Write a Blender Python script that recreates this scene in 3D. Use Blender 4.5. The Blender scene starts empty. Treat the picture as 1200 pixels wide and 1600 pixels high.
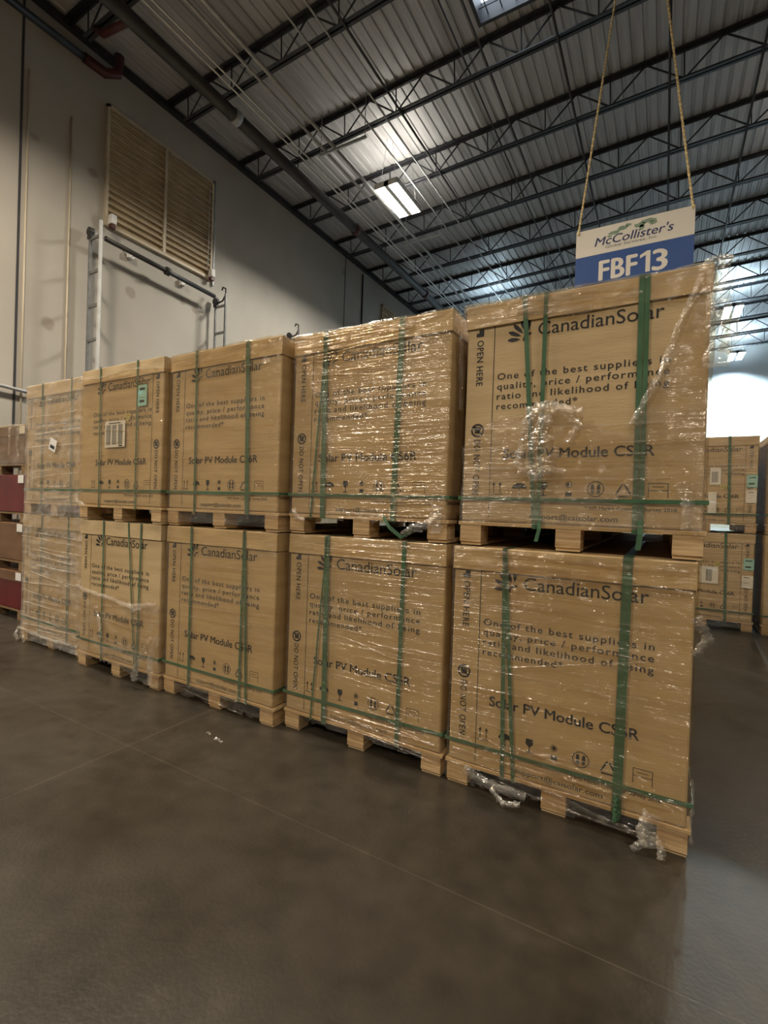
import bpy, bmesh, math, random
from mathutils import Vector, Matrix, noise

random.seed(7)
S = bpy.context.scene
COL = S.collection
PI = math.pi

# ------------------------------------------------------------------ camera
F_PX = 759.343
yaw, pitch, roll = -0.521488, -0.009135, 0.033281
CAM = Vector((-0.137367, -2.411320, 1.432925))
fw = Vector((math.sin(yaw) * math.cos(pitch), math.cos(yaw) * math.cos(pitch), math.sin(pitch)))
rt = fw.cross(Vector((0, 0, 1))).normalized()
up = rt.cross(fw)
rt, up = rt * math.cos(roll) + up * math.sin(roll), -rt * math.sin(roll) + up * math.cos(roll)
cd = bpy.data.cameras.new('camera')
cd.sensor_fit = 'HORIZONTAL'
cd.sensor_width = 36.0
cd.lens = F_PX / 1200 * 36.0
cd.clip_start = 0.05
cd.clip_end = 200
co = bpy.data.objects.new('camera', cd)
COL.objects.link(co)
m = Matrix((rt, up, -fw)).transposed().to_4x4()
m.translation = CAM
co.matrix_world = m
S.camera = co

# ------------------------------------------------------------------ light, exposure
W = bpy.data.worlds.new('world')
S.world = W
W.use_nodes = True
W.node_tree.nodes['Background'].inputs[0].default_value = (0.55, 0.68, 1.0, 1)
W.node_tree.nodes['Background'].inputs[1].default_value = 0.35
S.view_settings.view_transform = 'Standard'
S.view_settings.look = 'None'
S.view_settings.gamma = 1.0
S.view_settings.use_curve_mapping = False
S.view_settings.exposure = 0.10
S.cycles.use_denoising = True
S.cycles.max_bounces = 8
S.cycles.diffuse_bounces = 4
S.cycles.glossy_bounces = 4
S.cycles.transparent_max_bounces = 24
S.cycles.sample_clamp_indirect = 6.0

WARM = (1.0, 0.86, 0.67)
NEUT = (1.0, 0.93, 0.80)
COOL = (0.66, 0.88, 1.0)
# x, y, z, strength of the tubes, colour, strength of the upward slot
LAMPS = [
    (-5.72, 7.50, 8.62, 520, NEUT, 60),
    (-5.72, 15.3, 8.62, 260, COOL, 60),
    (-5.72, 23.0, 8.62, 260, COOL, 60),
    (-5.72, -1.0, 8.62, 520, WARM, 8),
    (-5.72, -8.0, 8.62, 560, WARM, 8),
    (1.80, 19.3, 9.05, 600, COOL, 150),
    (2.55, 25.3, 9.05, 1100, COOL, 200),
    (3.20, 9.80, 9.05, 220, WARM, 60),
    (3.20, -2.0, 9.05, 150, WARM, 10),
    (3.20, -9.5, 9.05, 480, WARM, 8),
]

# ------------------------------------------------------------------ materials
def mat(name):
    mm = bpy.data.materials.new(name)
    mm.use_nodes = True
    nt = mm.node_tree
    return mm, nt, nt.nodes, nt.links, nt.nodes['Principled BSDF']

def ramp(N, stops):
    r = N.new('ShaderNodeValToRGB')
    e = r.color_ramp.elements
    while len(e) < len(stops):
        e.new(0.5)
    for i, (p, c) in enumerate(stops):
        e[i].position = p
        e[i].color = (*c, 1) if len(c) == 3 else c
    return r

def noise_mat(name, c1, c2, scale=(1, 1, 1), ns=5.0, rough=0.6, spec=0.5, metal=0.0, bump=0.0, bscale=None, lo=0.35, hi=0.65, detail=4, coord='Object'):
    mm, nt, N, L, P = mat(name)
    tc = N.new('ShaderNodeTexCoord')
    mp = N.new('ShaderNodeMapping')
    mp.inputs['Scale'].default_value = scale
    L.new(tc.outputs[coord], mp.inputs[0])
    nz = N.new('ShaderNodeTexNoise')
    nz.inputs['Scale'].default_value = ns
    nz.inputs['Detail'].default_value = detail
    L.new(mp.outputs[0], nz.inputs['Vector'])
    r = ramp(N, [(lo, c1), (hi, c2)])
    L.new(nz.outputs[0], r.inputs[0])
    L.new(r.outputs[0], P.inputs['Base Color'])
    P.inputs['Roughness'].default_value = rough
    P.inputs['Specular IOR Level'].default_value = spec
    P.inputs['Metallic'].default_value = metal
    if bump:
        nb = nz
        if bscale:
            nb = N.new('ShaderNodeTexNoise')
            nb.inputs['Scale'].default_value = bscale
            L.new(mp.outputs[0], nb.inputs['Vector'])
        b = N.new('ShaderNodeBump')
        b.inputs['Strength'].default_value = bump
        b.inputs['Distance'].default_value = 0.01
        L.new(nb.outputs[0], b.inputs['Height'])
        L.new(b.outputs[0], P.inputs['Normal'])
    return mm

M = {}
M['kraft'] = noise_mat('kraft_cardboard', (0.47, 0.345, 0.190), (0.56, 0.425, 0.245), (0.6, 1, 6), 2.5, 0.62, 0.35, bump=0.12, bscale=30)
M['kraft_pale'] = noise_mat('kraft_cardboard_pale', (0.50, 0.375, 0.215), (0.59, 0.455, 0.275), (1, 1, 4), 2.5, 0.6, 0.35, bump=0.15, bscale=22)
M['red_box'] = noise_mat('shaded_red_cardboard', (0.10, 0.008, 0.012), (0.14, 0.014, 0.018), (1, 1, 1), 3, 0.4, 0.5)  # red darkened: the shade at the far left is in the colour
M['brown_box'] = noise_mat('shaded_brown_cardboard', (0.14, 0.070, 0.035), (0.19, 0.10, 0.05), (1, 1, 3), 3, 0.45, 0.5)  # brown likewise carries the far-left shade in its base colour
M['ink'] = noise_mat('black_ink', (0.018, 0.018, 0.022), (0.03, 0.03, 0.034), ns=20, rough=0.6, spec=0.3)
M['wood'] = noise_mat('pallet_wood', (0.52, 0.37, 0.20), (0.66, 0.50, 0.30), (1.2, 1.2, 14), 3, 0.65, 0.3, bump=0.2)
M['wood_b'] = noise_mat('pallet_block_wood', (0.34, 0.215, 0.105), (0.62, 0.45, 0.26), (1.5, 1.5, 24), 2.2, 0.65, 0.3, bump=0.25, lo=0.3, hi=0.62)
M['wood_dark'] = noise_mat('shaded_pallet_wood', (0.18, 0.115, 0.06), (0.30, 0.20, 0.11), (1.2, 1.2, 14), 3, 0.65, 0.3, bump=0.2)  # pallet wood darkened to paint in the shade on the far-left stack
M['white_paper'] = noise_mat('white_paper', (0.74, 0.74, 0.74), (0.82, 0.82, 0.80), ns=8, rough=0.6)
M['cyan_paper'] = noise_mat('cyan_paper', (0.30, 0.62, 0.62), (0.36, 0.68, 0.67), ns=8, rough=0.6)
M['yellow_paper'] = noise_mat('yellow_paper', (0.62, 0.55, 0.18), (0.68, 0.60, 0.22), ns=8, rough=0.6)
M['joist'] = noise_mat('dark_painted_steel', (0.022, 0.023, 0.028), (0.034, 0.035, 0.042), ns=6, rough=0.5)
M['pipe_dark'] = noise_mat('dark_pipe_paint', (0.030, 0.031, 0.037), (0.046, 0.047, 0.054), ns=5, rough=0.42)
M['pipe_red'] = noise_mat('red_pipe_paint', (0.055, 0.009, 0.011), (0.08, 0.014, 0.015), ns=5, rough=0.5)
M['galv'] = noise_mat('galvanised_steel', (0.62, 0.63, 0.64), (0.74, 0.75, 0.76), ns=9, rough=0.38, metal=0.3)
M['galv_dull'] = noise_mat('dull_grey_conduit', (0.33, 0.345, 0.36), (0.41, 0.425, 0.44), ns=9, rough=0.5, metal=0.2)
M['ladder_grey'] = noise_mat('dull_ladder_steel', (0.15, 0.155, 0.16), (0.21, 0.215, 0.22), ns=9, rough=0.45, metal=0.2)
M['deck'] = noise_mat('roof_deck_metal', (0.34, 0.34, 0.35), (0.44, 0.44, 0.45), (6, 0.35, 1), 2.2, 0.5, 0.4, metal=0.1)
M['louver'] = noise_mat('tan_louver_paint', (0.42, 0.33, 0.20), (0.50, 0.40, 0.26), ns=4, rough=0.5)
M['louver_frame'] = noise_mat('tan_frame_paint', (0.52, 0.45, 0.33), (0.58, 0.50, 0.38), ns=4, rough=0.5)
M['housing'] = noise_mat('white_reflector', (0.72, 0.72, 0.70), (0.78, 0.78, 0.76), ns=4, rough=0.35)
M['sign_white'] = noise_mat('sign_white', (0.74, 0.72, 0.68), (0.78, 0.76, 0.72), ns=2, rough=0.45)
M['sign_blue'] = noise_mat('sign_blue', (0.024, 0.080, 0.30), (0.030, 0.092, 0.33), ns=2, rough=0.45)
M['sign_navy'] = noise_mat('sign_navy_ink', (0.02, 0.035, 0.12), (0.025, 0.04, 0.14), ns=2, rough=0.5)
M['sign_grey'] = noise_mat('sign_grey_ink', (0.10, 0.11, 0.13), (0.13, 0.14, 0.16), ns=2, rough=0.5)
M['sign_green'] = noise_mat('sign_green_ink', (0.17, 0.26, 0.19), (0.26, 0.36, 0.28), ns=14, rough=0.5)
M['endwall'] = noise_mat('white_painted_wall', (0.72, 0.74, 0.75), (0.80, 0.81, 0.81), ns=0.5, rough=0.6)
M['black_rubber'] = noise_mat('black_rubber', (0.018, 0.018, 0.02), (0.03, 0.03, 0.032), ns=6, rough=0.5)
M['dark_wall'] = noise_mat('bounce_cutting_wall', (0.10, 0.095, 0.09), (0.14, 0.135, 0.125), ns=1, rough=0.8)  # unseen back and right walls, made dark to cut bounced light
M['dark_panel'] = noise_mat('solar_panel_face', (0.02, 0.022, 0.028), (0.03, 0.033, 0.04), ns=4, rough=0.4)

def rope_mat():
    mm, nt, N, L, P = mat('yellow_twisted_rope')
    tc = N.new('ShaderNodeTexCoord')
    wv = N.new('ShaderNodeTexWave')
    wv.wave_type = 'BANDS'
    wv.bands_direction = 'DIAGONAL'
    wv.inputs['Scale'].default_value = 14
    L.new(tc.outputs['Object'], wv.inputs['Vector'])
    r = ramp(N, [(0.3, (0.62, 0.46, 0.20)), (0.7, (0.86, 0.72, 0.42))])
    L.new(wv.outputs[0], r.inputs[0])
    L.new(r.outputs[0], P.inputs['Base Color'])
    P.inputs['Roughness'].default_value = 0.7
    return mm
M['rope'] = rope_mat()

def strap_mat():
    mm, nt, N, L, P = mat('green_plastic_strap')
    tc = N.new('ShaderNodeTexCoord')
    nz = N.new('ShaderNodeTexNoise')
    nz.inputs['Scale'].default_value = 9
    L.new(tc.outputs['Object'], nz.inputs['Vector'])
    r = ramp(N, [(0.3, (0.046, 0.108, 0.058)), (0.7, (0.078, 0.165, 0.095))])
    L.new(nz.outputs[0], r.inputs[0])
    L.new(r.outputs[0], P.inputs['Base Color'])
    P.inputs['Roughness'].default_value = 0.28
    return mm
M['strap'] = strap_mat()

def film_mat(name, haze, streak, gloss):
    """thin clear stretch film: see-through, glossy, with fine pulled ripples; haze = milky share of the plastic"""
    mm, nt, N, L, P = mat(name)
    N.remove(P)
    out = N['Material Output']
    tc = N.new('ShaderNodeTexCoord')
    def nz(sc, s, d=3, dist=0.0):
        mp = N.new('ShaderNodeMapping')
        mp.inputs['Scale'].default_value = sc
        L.new(tc.outputs['Object'], mp.inputs[0])
        n = N.new('ShaderNodeTexNoise')
        n.inputs['Scale'].default_value = s
        n.inputs['Detail'].default_value = d
        n.inputs['Distortion'].default_value = dist
        L.new(mp.outputs[0], n.inputs['Vector'])
        return n
    n1 = nz((1.6, 1.6, 34), 1.5, 3, 0.3)      # pulled ripples, long and low
    n2 = nz((7, 7, 9), 1.6, 4, 1.2)           # crumples
    n3 = nz((2.2, 2.2, 2.6), 1.3, 2, 0.4)     # where it is slack
    b1 = N.new('ShaderNodeBump')
    b1.inputs['Strength'].default_value = 1.0
    b1.inputs['Distance'].default_value = 0.020 * streak
    L.new(n1.outputs[0], b1.inputs['Height'])
    b2 = N.new('ShaderNodeBump')
    b2.inputs['Strength'].default_value = 1.0
    b2.inputs['Distance'].default_value = 0.022
    mul = N.new('ShaderNodeMath'); mul.operation = 'MULTIPLY'
    L.new(n2.outputs[0], mul.inputs[0]); L.new(n3.outputs[0], mul.inputs[1])
    L.new(mul.outputs[0], b2.inputs['Height'])
    L.new(b1.outputs[0], b2.inputs['Normal'])
    tr = N.new('ShaderNodeBsdfTransparent')
    tr.inputs[0].default_value = (0.925, 0.875, 0.775, 1)
    gl = N.new('ShaderNodeBsdfGlossy')
    gl.inputs['Color'].default_value = (1, 1, 1, 1)
    gl.inputs['Roughness'].default_value = 0.15
    L.new(b2.outputs[0], gl.inputs['Normal'])
    df = N.new('ShaderNodeBsdfDiffuse')
    df.inputs[0].default_value = (0.80, 0.79, 0.76, 1)
    hz = ramp(N, [(0.40, (haze * 0.35,) * 3), (0.72, (haze * 1.6,) * 3)])
    mx = N.new('ShaderNodeMath'); mx.operation = 'MULTIPLY_ADD'
    L.new(n2.outputs[0], mx.inputs[0]); mx.inputs[1].default_value = 0.5
    hal = N.new('ShaderNodeMath'); hal.operation = 'MULTIPLY'
    L.new(n3.outputs[0], hal.inputs[0]); hal.inputs[1].default_value = 0.5
    L.new(hal.outputs[0], mx.inputs[2])
    L.new(mx.outputs[0], hz.inputs[0])
    m1 = N.new('ShaderNodeMixShader')
    L.new(hz.outputs[0], m1.inputs[0]); L.new(tr.outputs[0], m1.inputs[1]); L.new(df.outputs[0], m1.inputs[2])
    m2 = N.new('ShaderNodeMixShader')
    m2.inputs[0].default_value = 0.05 * gloss
    L.new(m1.outputs[0], m2.inputs[1]); L.new(gl.outputs[0], m2.inputs[2])
    L.new(m2.outputs[0], out.inputs['Surface'])
    return mm
M['film'] = film_mat('clear_stretch_film', 0.045, 0.8, 1.5)
M['film_hazy'] = film_mat('hazy_stretch_film', 0.12, 1.0, 1.6)
M['film_milky'] = film_mat('milky_layered_stretch_film', 0.26, 0.9, 1.5)
M['film_crumpled'] = film_mat('crumpled_stretch_film', 0.19, 0.6, 2.2)

def emis(name, col, strength):
    mm, nt, N, L, P = mat(name)
    N.remove(P)
    e = N.new('ShaderNodeEmission')
    e.inputs[0].default_value = (*col, 1)
    e.inputs[1].default_value = strength
    L.new(e.outputs[0], N['Material Output'].inputs['Surface'])
    return mm

def floor_mat():
    mm, nt, N, L, P = mat('polished_concrete')
    tc = N.new('ShaderNodeTexCoord')
    def nz(s, d, sc=(1, 1, 1)):
        mp = N.new('ShaderNodeMapping'); mp.inputs['Scale'].default_value = sc
        L.new(tc.outputs['Object'], mp.inputs[0])
        n = N.new('ShaderNodeTexNoise'); n.inputs['Scale'].default_value = s; n.inputs['Detail'].default_value = d
        L.new(mp.outputs[0], n.inputs['Vector'])
        return n
    a, b, c = nz(1.1, 6), nz(9, 8), nz(55, 3)
    r = ramp(N, [(0.33, (0.019, 0.0160, 0.0125)), (0.67, (0.050, 0.043, 0.033))])
    ad = N.new('ShaderNodeMath'); ad.operation = 'MULTIPLY_ADD'
    L.new(b.outputs[0], ad.inputs[0]); ad.inputs[1].default_value = 0.45
    h = N.new('ShaderNodeMath'); h.operation = 'MULTIPLY'; h.inputs[1].default_value = 0.55
    L.new(a.outputs[0], h.inputs[0]); L.new(h.outputs[0], ad.inputs[2])
    L.new(ad.outputs[0], r.inputs[0])
    # saw-cut joints: along y at x = -2.79 and along x at y = -0.69
    sp = N.new('ShaderNodeSeparateXYZ'); L.new(tc.outputs['Object'], sp.inputs[0])
    def line(sock, at, w):
        s = N.new('ShaderNodeMath'); s.operation = 'SUBTRACT'; L.new(sp.outputs[sock], s.inputs[0]); s.inputs[1].default_value = at
        q = N.new('ShaderNodeMath'); q.operation = 'ABSOLUTE'; L.new(s.outputs[0], q.inputs[0])
        l = N.new('ShaderNodeMath'); l.operation = 'LESS_THAN'; L.new(q.outputs[0], l.inputs[0]); l.inputs[1].default_value = w
        return l
    l1, l2 = line(0, -2.79, 0.004), line(1, -0.69, 0.0025)
    mxl = N.new('ShaderNodeMath'); mxl.operation = 'MAXIMUM'
    L.new(l1.outputs[0], mxl.inputs[0]); L.new(l2.outputs[0], mxl.inputs[1])
    fade = N.new('ShaderNodeMath'); fade.operation = 'MULTIPLY'
    L.new(mxl.outputs[0], fade.inputs[0]); L.new(b.outputs[0], fade.inputs[1])
    mix = N.new('ShaderNodeMix'); mix.data_type = 'RGBA'
    L.new(fade.outputs[0], mix.inputs['Factor']); L.new(r.outputs[0], mix.inputs['A']); mix.inputs['B'].default_value = (0.10, 0.085, 0.068, 1)
    # scuffs: small pale worn flecks
    rs = ramp(N, [(0.66, (0, 0, 0)), (0.80, (0.35, 0.35, 0.35))])
    L.new(b.outputs[0], rs.inputs[0])
    mix2 = N.new('ShaderNodeMix'); mix2.data_type = 'RGBA'
    L.new(rs.outputs[0], mix2.inputs['Factor']); L.new(mix.outputs['Result'], mix2.inputs['A']); mix2.inputs['B'].default_value = (0.075, 0.064, 0.052, 1)
    L.new(mix2.outputs['Result'], P.inputs['Base Color'])
    rr = ramp(N, [(0.3, (0.26,) * 3), (0.7, (0.46,) * 3)])
    L.new(a.outputs[0], rr.inputs[0]); L.new(rr.outputs[0], P.inputs['Roughness'])
    bp = N.new('ShaderNodeBump'); bp.inputs['Strength'].default_value = 0.10; bp.inputs['Distance'].default_value = 0.01
    L.new(c.outputs[0], bp.inputs['Height']); L.new(bp.outputs[0], P.inputs['Normal'])
    return mm
M['floor'] = floor_mat()

def concrete_wall():
    mm, nt, N, L, P = mat('tilt_up_concrete')
    tc = N.new('ShaderNodeTexCoord')
    n = N.new('ShaderNodeTexNoise'); n.inputs['Scale'].default_value = 0.55; n.inputs['Detail'].default_value = 6
    L.new(tc.outputs['Object'], n.inputs['Vector'])
    r = ramp(N, [(0.3, (0.37, 0.345, 0.305)), (0.7, (0.47, 0.445, 0.40))])
    L.new(n.outputs[0], r.inputs[0])
    # round dark patches of filler
    v = N.new('ShaderNodeTexVoronoi'); v.inputs['Scale'].default_value = 0.95
    nd = N.new('ShaderNodeTexNoise'); nd.inputs['Scale'].default_value = 6
    L.new(tc.outputs['Object'], nd.inputs['Vector'])
    ad = N.new('ShaderNodeMix'); ad.data_type = 'RGBA'; ad.inputs['Factor'].default_value = 0.06
    L.new(tc.outputs['Object'], ad.inputs['A']); L.new(nd.outputs['Color'], ad.inputs['B'])
    L.new(ad.outputs['Result'], v.inputs['Vector'])
    rs = ramp(N, [(0.075, (0.75,) * 3), (0.115, (0, 0, 0))])
    L.new(v.outputs['Distance'], rs.inputs[0])
    mx = N.new('ShaderNodeMix'); mx.data_type = 'RGBA'
    L.new(rs.outputs[0], mx.inputs['Factor']); L.new(r.outputs[0], mx.inputs['A']); mx.inputs['B'].default_value = (0.27, 0.235, 0.19, 1)
    L.new(mx.outputs['Result'], P.inputs['Base Color'])
    P.inputs['Roughness'].default_value = 0.75
    return mm
M['concrete'] = concrete_wall()

# ------------------------------------------------------------------ mesh helpers
def link(name, bm, mats, parent=None, loc=None, smooth=False):
    me = bpy.data.meshes.new(name)
    bm.to_mesh(me); bm.free()
    for x in (mats if isinstance(mats, (list, tuple)) else [mats]):
        me.materials.append(x)
    if smooth:
        for p in me.polygons:
            p.use_smooth = True
    o = bpy.data.objects.new(name, me)
    COL.objects.link(o)
    if parent:
        o.parent = parent
    if loc is not None:
        o.location = loc
    return o

def tag(o, label, cat, group=None, kind=None):
    o['label'] = label; o['category'] = cat
    if group: o['group'] = group
    if kind: o['kind'] = kind
    return o

def thing(name, label, cat, loc=(0, 0, 0), rot=(0, 0, 0), group=None):
    o = bpy.data.objects.new(name, None)
    COL.objects.link(o)
    o.empty_display_size = 0.1
    o.location = loc; o.rotation_euler = rot
    return tag(o, label, cat, group)

def struct(o, label=None, cat=None):
    o['kind'] = 'structure'
    if label: o['label'] = label
    if cat: o['category'] = cat
    return o

def box(bm, x0, y0, z0, x1, y1, z1, mi=0, bev=0.0):
    vs = [bm.verts.new(p) for p in ((x0,y0,z0),(x1,y0,z0),(x1,y1,z0),(x0,y1,z0),(x0,y0,z1),(x1,y0,z1),(x1,y1,z1),(x0,y1,z1))]
    fs = [bm.faces.new([vs[i] for i in f]) for f in ((3,2,1,0),(4,5,6,7),(0,1,5,4),(1,2,6,5),(2,3,7,6),(3,0,4,7))]
    for f in fs: f.material_index = mi
    if bev:
        es = list({e for f in fs for e in f.edges})
        r = bmesh.ops.bevel(bm, geom=es, offset=bev, segments=2, affect='EDGES', profile=0.5)
        for f in r['faces']: f.material_index = mi
    return vs

def bxo(name, d, mt, parent=None, bev=0.0):
    bm = bmesh.new(); box(bm, *d, bev=bev)
    return link(name, bm, mt, parent)

def tube(bm, pts, r, n=8, mi=0, cap=True):
    pts = [Vector(p) for p in pts]
    rings = []
    prev = None
    for i, p in enumerate(pts):
        a = pts[max(i-1, 0)]; b = pts[min(i+1, len(pts)-1)]
        t = (b - a).normalized()
        if prev is None:
            ref = Vector((0, 0, 1)) if abs(t.z) < 0.9 else Vector((1, 0, 0))
            u = t.cross(ref).normalized()
        else:
            u = (prev - t * prev.dot(t)).normalized()
        prev = u
        w = t.cross(u)
        rr = r[i] if isinstance(r, (list, tuple)) else r
        rings.append([bm.verts.new(p + (u * math.cos(2*PI*k/n) + w * math.sin(2*PI*k/n)) * rr) for k in range(n)])
    for i in range(len(rings)-1):
        for k in range(n):
            f = bm.faces.new((rings[i][k], rings[i][(k+1) % n], rings[i+1][(k+1) % n], rings[i+1][k]))
            f.material_index = mi; f.smooth = True
    if cap:
        for rg in (rings[0][::-1], rings[-1]):
            f = bm.faces.new(rg); f.material_index = mi

def tubeo(name, pts, r, mt, parent=None, n=8):
    bm = bmesh.new(); tube(bm, pts, r, n)
    return link(name, bm, mt, parent)

_txt = {}
def text_geo(body, shear=0.0, spacing=1.0):
    key = (body, shear, spacing)
    if key not in _txt:
        cu = bpy.data.curves.new('text', 'FONT')
        cu.body = body; cu.size = 1.0; cu.resolution_u = 3
        cu.shear = shear; cu.space_character = spacing
        cu.fill_mode = 'FRONT'
        ob = bpy.data.objects.new('text', cu)
        COL.objects.link(ob)
        dg = bpy.context.evaluated_depsgraph_get()
        dg.update()
        me = ob.evaluated_get(dg).to_mesh()
        vs = [(v.co.x, v.co.y) for v in me.vertices]
        fs = [tuple(p.vertices) for p in me.polygons]
        ob.evaluated_get(dg).to_mesh_clear()
        bpy.data.objects.remove(ob); bpy.data.curves.remove(cu)
        x0 = min(v[0] for v in vs); x1 = max(v[0] for v in vs)
        _txt[key] = ([(x - x0, y) for x, y in vs], fs, x1 - x0)
    return _txt[key]

def put_text(bm, body, x, z, width, cap, y, mi=1, bold=0.0, shear=0.0, spacing=1.0, rot=0):
    """lettering on a plane facing -y; baseline start (x, z); rot 0 or -90 (reads downwards)"""
    vs, fs, w = text_geo(body, shear, spacing)
    sx = width / w; sz = cap / 0.727
    shifts = [(0, 0)]
    if bold:
        q = bold * cap * 1.4
        shifts = [(-q, 0), (q, 0), (0, q*.6), (0, -q*.6)]
    for k, (da, db) in enumerate(shifts):
        out = []
        for a, b in vs:
            a = a*sx + da; b = b*sz + db
            out.append(bm.verts.new((x + a, y - .00004*k, z + b) if rot == 0 else (x + b, y - .00004*k, z - a)))
        for f in fs:
            try:
                ff = bm.faces.new([out[i] for i in f]); ff.material_index = mi
            except ValueError:
                pass

def poly(bm, pts, y, mi=1):
    f = bm.faces.new([bm.verts.new((a, y, b)) for a, b in pts]); f.material_index = mi
    if f.normal.y > 0: f.normal_flip()
    return f

def disc(bm, cx, cz, r, y, mi=1, n=20):
    poly(bm, [(cx + r*math.cos(2*PI*k/n), cz + r*math.sin(2*PI*k/n)) for k in range(n)], y, mi)

def annulus(bm, cx, cz, r0, r1, y, mi=1, n=24, a0=0.0, a1=2*PI):
    pr = None
    for k in range(n+1):
        a = a0 + (a1-a0)*k/n
        c = (bm.verts.new((cx+r0*math.cos(a), y, cz+r0*math.sin(a))), bm.verts.new((cx+r1*math.cos(a), y, cz+r1*math.sin(a))))
        if pr:
            f = bm.faces.new((pr[0], c[0], c[1], pr[1])); f.material_index = mi
        pr = c

def seg(bm, a, b, w, y, mi=1):
    a = Vector(a); b = Vector(b); d = (b-a).normalized(); n = Vector((-d.y, d.x)) * w/2
    poly(bm, [tuple(a+n), tuple(a-n), tuple(b-n), tuple(b+n)], y, mi)

def rect(bm, x0, z0, x1, z1, y, mi=1):
    poly(bm, [(x0, z0), (x1, z0), (x1, z1), (x0, z1)], y, mi)

# ------------------------------------------------------------------ the building shell
XW, YB, YE, XR = -9.25, -14.0, 27.6, 14.0
SL = 0.04                                   # roof slope, rising away from the long wall
def zb(x): return 9.0 + SL * (x + 8.6)      # underside of joists
def zd(x): return zb(x) + 0.60              # roof deck

struct(bxo('floor', (XW-0.3, YB-0.3, -0.2, XR+0.3, YE+0.3, 0.0), M['floor']), 'dark polished concrete warehouse floor', 'floor')

bm = bmesh.new()
box(bm, XW-0.3, YB, 0, XW, YE, 9.62)
struct(link('wall_left', bm, M['concrete']), 'tall grey tilt-up concrete side wall', 'wall')
for i, y in enumerate((1.385, 10.44)):
    struct(bxo('trim_%d' % (i+1), (XW-0.004, y-0.018, 0, XW+0.006, y+0.018, 9.5), M['pipe_dark']), 'dark vertical joint between concrete wall panels', 'trim')
struct(bxo('trim_3', (XW, YB, 9.42, XW+0.10, YE, 9.53), M['joist']), 'dark steel ledger angle along the wall top', 'trim')
struct(bxo('wall_end', (XW, YE, 0, XR, YE+0.3, 10.6), M['endwall']), 'bright white far end wall', 'wall')
struct(bxo('wall_back', (XW, YB-0.3, 0, XR, YB, 10.6), M['dark_wall']))
struct(bxo('wall_right', (XR, YB, 0, XR+0.3, YE, 10.6), M['dark_wall']))

# corrugated roof deck, ribs along y, with the opening of the skylight left free
SKX0, SKX1, SKY0, SKY1 = -3.13, -1.93, 3.0, 5.58
bm = bmesh.new()
pitch = 0.20
prof = []
x = XW
while x < XR:
    for dx, dz in ((0, 0), (0.12, 0), (0.135, 0.026), (0.185, 0.026), (0.20, 0)):
        if dx < 0.2: prof.append((x+dx, dz))
    x += pitch
prof.append((x, 0))
def strip(a, b, y0, y1):
    vs = [bm.verts.new((p[0], yy, zd(p[0]) + p[1])) for p in (a, b) for yy in (y0, y1)]
    bm.faces.new((vs[0], vs[1], vs[3], vs[2]))
for a, b in zip(prof, prof[1:]):
    if b[0] > SKX0 and a[0] < SKX1:
        strip(a, b, YB, SKY0); strip(a, b, SKY1, YE)
    else:
        strip(a, b, YB, YE)
# the roofing above it, so the deck has thickness
for x0, x1, y0, y1 in ((XW-0.3, SKX0-0.1, YB, YE), (SKX1+0.1, XR+0.3, YB, YE), (SKX0-0.1, SKX1+0.1, YB, SKY0-0.1), (SKX0-0.1, SKX1+0.1, SKY1+0.1, YE)):
    vs = [bm.verts.new(p) for p in ((x0, y0, zd(x0)+.08), (x1, y0, zd(x1)+.08), (x1, y1, zd(x1)+.08), (x0, y1, zd(x0)+.08))]
    bm.faces.new(vs)
struct(link('ceiling', bm, M['deck']), 'grey corrugated metal roof deck', 'ceiling')

# skylight: curb, glazing with bars
sk = struct(thing('window_1', 'bright skylight with bar grid in the roof deck', 'window', (0, 0, 0)))
zs = zd(-2.5)
bm = bmesh.new()
for d in ((SKX0-.06, SKY0-.06, SKX0, SKY1+.06), (SKX1, SKY0-.06, SKX1+.06, SKY1+.06), (SKX0, SKY0-.06, SKX1, SKY0), (SKX0, SKY1, SKX1, SKY1+.06)):
    box(bm, d[0], d[1], zs-0.05, d[2], d[3], zs+0.34)
link('curb', bm, M['joist'], sk)
bm = bmesh.new()
for i in range(5):
    xx = SKX0 + (SKX1-SKX0)*(i+0.5)/5
    box(bm, xx-.008, SKY0, zs+.06, xx+.008, SKY1, zs+.075)
for i in range(10):
    yy = SKY0 + (SKY1-SKY0)*(i+0.5)/10
    box(bm, SKX0, yy-.008, zs+.075, SKX1, yy+.008, zs+.09)
link('safety_grid', bm, M['joist'], sk)
bm = bmesh.new(); box(bm, SKX0, SKY0, zs+.30, SKX1, SKY1, zs+.33)
link('glazing', bm, emis('daylight_glazing', (0.78, 0.89, 1.0), 4.5), sk)

# ------------------------------------------------------------------ roof joists
rotj = -math.atan(SL)
X0J, X1J = XW+0.08, 7.2
LJ = (X1J - X0J)
def jm_chords():
    a = bmesh.new()
    for s in (-1, 1):      # double angle: horizontal and upright leg
        box(a, 0, s*0.008 if s > 0 else -0.080, 0.575, LJ, s*0.080 if s > 0 else -0.008, 0.584)
        box(a, 0, s*0.008 if s > 0 else -0.016, 0.515, LJ, s*0.016 if s > 0 else -0.008, 0.584)
    b = bmesh.new()
    for s in (-1, 1):
        box(b, 0.52, s*0.008 if s > 0 else -0.070, 0.0, LJ, s*0.070 if s > 0 else -0.008, 0.008)
        box(b, 0.52, s*0.008 if s > 0 else -0.016, 0.0, LJ, s*0.016 if s > 0 else -0.008, 0.072)
    return a, b
a, b = jm_chords()
PAN = 1.22
XB0 = -8.6 - X0J
webA = bmesh.new(); tube(webA, [(0, 0, 0.03), (-PAN/2, 0, 0.55)], 0.016, 6)
webB = bmesh.new(); tube(webB, [(0, 0, 0.03), (PAN/2, 0, 0.55)], 0.016, 6)
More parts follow.
